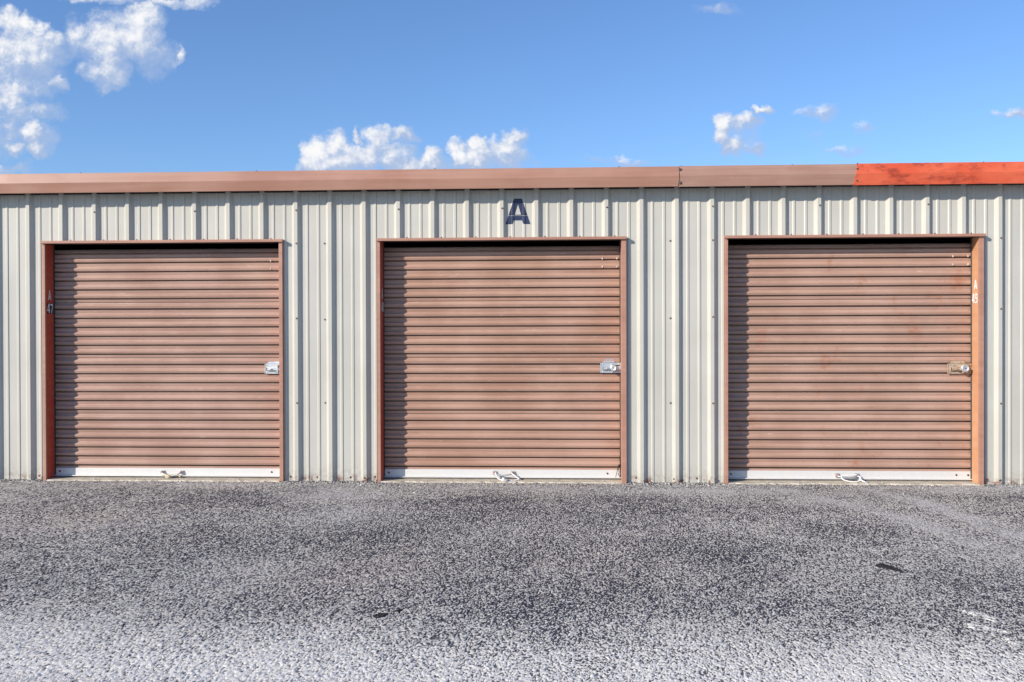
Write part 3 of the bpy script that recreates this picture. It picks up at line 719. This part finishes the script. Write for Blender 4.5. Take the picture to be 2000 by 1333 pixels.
rope(4.26, 'white rope loop with a grey knot hanging from the middle door handle', M['rope'],
     [[(4.185, yR + 0.012, 0.072), (4.19, yR - 0.008, 0.055), (4.205, yR - 0.022, 0.030), (4.235, yR - 0.045, 0.017), (4.262, yR - 0.065, 0.018)],
      [(4.325, yR + 0.012, 0.068), (4.35, yR - 0.004, 0.052), (4.375, yR - 0.020, 0.036), (4.395, yR - 0.03, 0.022), (4.36, yR - 0.045, 0.014), (4.30, yR - 0.065, 0.014), (4.268, yR - 0.068, 0.018)]],
     (4.258, yR - 0.068, 0.022), 0.018, M['rope_end'], ((4.285, yR - 0.088, 0.018), 0.016))
rope(7.29, 'white rope oval with a dark tip hanging from the right door handle', M['rope'],
     [[(7.215, yR, 0.060), (7.212, yR - 0.012, 0.042), (7.235, yR - 0.024, 0.024), (7.285, yR - 0.034, 0.014), (7.335, yR - 0.034, 0.014), (7.368, yR - 0.022, 0.028), (7.372, yR - 0.01, 0.046), (7.352, yR, 0.060)],
      [(7.225, yR - 0.004, 0.062), (7.29, yR - 0.008, 0.066), (7.345, yR - 0.004, 0.070)],
      [(7.365, yR - 0.02, 0.030), (7.385, yR - 0.05, 0.020), (7.398, yR - 0.072, 0.016)]], (7.368, yR - 0.026, 0.030), 0.013, M['rope_end'], ((7.402, yR - 0.085, 0.014), 0.014))
c = MB(); c.tube([(5.296, 0.104, 0.27), (5.285, 0.100, 0.20), (5.292, 0.096, 0.155), (5.272, 0.096, 0.125), (5.262, 0.094, 0.085), (5.248, 0.092, 0.036)], lambda u: 0.0025 + 0.008 * math.exp(-((u - 0.5) / 0.14) ** 2), 8)
c.tube([(5.270, 0.094, 0.115), (5.280, 0.093, 0.080), (5.272, 0.092, 0.060), (5.286, 0.093, 0.050)], 0.0028, 6)
tag(c.build('frayed_cord', M['dark'], None, (5.27, 0.095, 0.03)), 'black frayed cord hanging at the bottom right corner of the middle door', 'cord')

def lump(name, cx, cy, lx, ly, ang, h, mat, label, cat, seed, kind=None, group=None):
    """flat irregular patch lying on the asphalt, with a real rim and thickness"""
    rnd = random.Random(seed); mb = MB(); n = 36; ca, sa = math.cos(ang), math.sin(ang)
    rings = []
    ph = [rnd.uniform(0, 6.28) for _ in range(6)]
    for k, (s, z) in enumerate(((1.0, -0.001), (0.95, h * 0.6), (0.7, h), (0.4, h * 0.8))):
        ring = []
        for q in range(n):
            th = 2 * math.pi * q / n
            rr = s * (1 + 0.16 * math.sin(3 * th + ph[0]) + 0.12 * math.sin(5 * th + ph[1]) + 0.10 * math.sin(9 * th + ph[2]) + rnd.uniform(-0.05, 0.05))
            x, y = lx * rr * math.cos(th), ly * rr * math.sin(th)
            ring.append((cx + x * ca - y * sa, cy + x * sa + y * ca, z * (1 + (rnd.uniform(-0.25, 0.25) if k else 0))))
        rings.append(ring)
    for a, b in zip(rings, rings[1:]):
        for q in range(n): mb.face([a[q], a[(q + 1) % n], b[(q + 1) % n], b[q]])
    mb.face(rings[-1])
    return tag(mb.build(name, mat, None, (cx, cy, 0)), label, cat, group, kind)
lump('tar_patch', 6.580, -3.058, 0.086, 0.029, -1.09, 0.013, M['tar'], 'black tar patch on the asphalt before the right door', 'tar patch', 4)
lump('tar_patch', 3.929, -4.080, 0.044, 0.030, 1.06, 0.006, M['oil'], 'small dark tar spot on the asphalt before the middle door', 'tar patch', 11)
lump('tar_patch', 3.998, -4.002, 0.030, 0.011, 0.89, 0.006, M['oil'], 'tiny dark tar fleck beside the small dark tar spot', 'tar patch', 15)
for k, (x, y, lx, ly, a) in enumerate(((6.700, -3.966, 0.080, 0.020, -1.15), (6.621, -4.150, 0.055, 0.026, -0.71), (6.691, -4.203, 0.019, 0.010, -1.0), (6.660, -4.312, 0.013, 0.008, -0.71), (6.659, -4.376, 0.019, 0.008, -1.28))):
    lump('paint_scrape', x, y, lx * 1.1, ly * 1.35, a, 0.0055, M['road_paint'],
         ('longest white paint scrape on the asphalt, topmost of the scrapes', 'second white paint scrape on the asphalt, just below the longest one', 'short white paint fleck right of the second scrape', 'tiniest white paint fleck, between two longer flecks on the asphalt', 'last white paint fleck on the asphalt, nearest the bottom edge')[k],
         'paint scrape', 30 + k, group='white paint scrapes on the asphalt')

def gravel():
    rnd = random.Random(5); mb = MB()
    for k in range(1500):
        x = rnd.uniform(-0.5, 9.5); ys = -0.05 - abs(rnd.gauss(0, 0.07))
        inside = any(il < x < ir for _, il, ir, _ in DOORS)
        if inside and rnd.random() < 0.35: ys = rnd.uniform(-0.07, 0.02)
        if k > 1100: ys = -0.1 - abs(rnd.gauss(0, 0.5))
        r = rnd.uniform(0.0025, 0.0065) * (1.8 if rnd.random() < 0.10 else 1)
        bm = bmesh.new(); bmesh.ops.create_icosphere(bm, subdivisions=1, radius=1)
        z0 = 0.010 if ys > -0.03 and inside else 0.0
        for v in bm.verts:
            q = r * rnd.uniform(0.7, 1.25); v.co = Vector((x + v.co.x * q * 1.2, ys + v.co.y * q, z0 + r * 0.5 + v.co.z * q * 0.7))
        mb.add_bm(bm)
    tag(mb.build('gravel', M['pebble'], None, (4.3, -0.1, 0)), 'pale loose grit strewn along the foot of the wall', 'gravel', kind='stuff')
gravel()
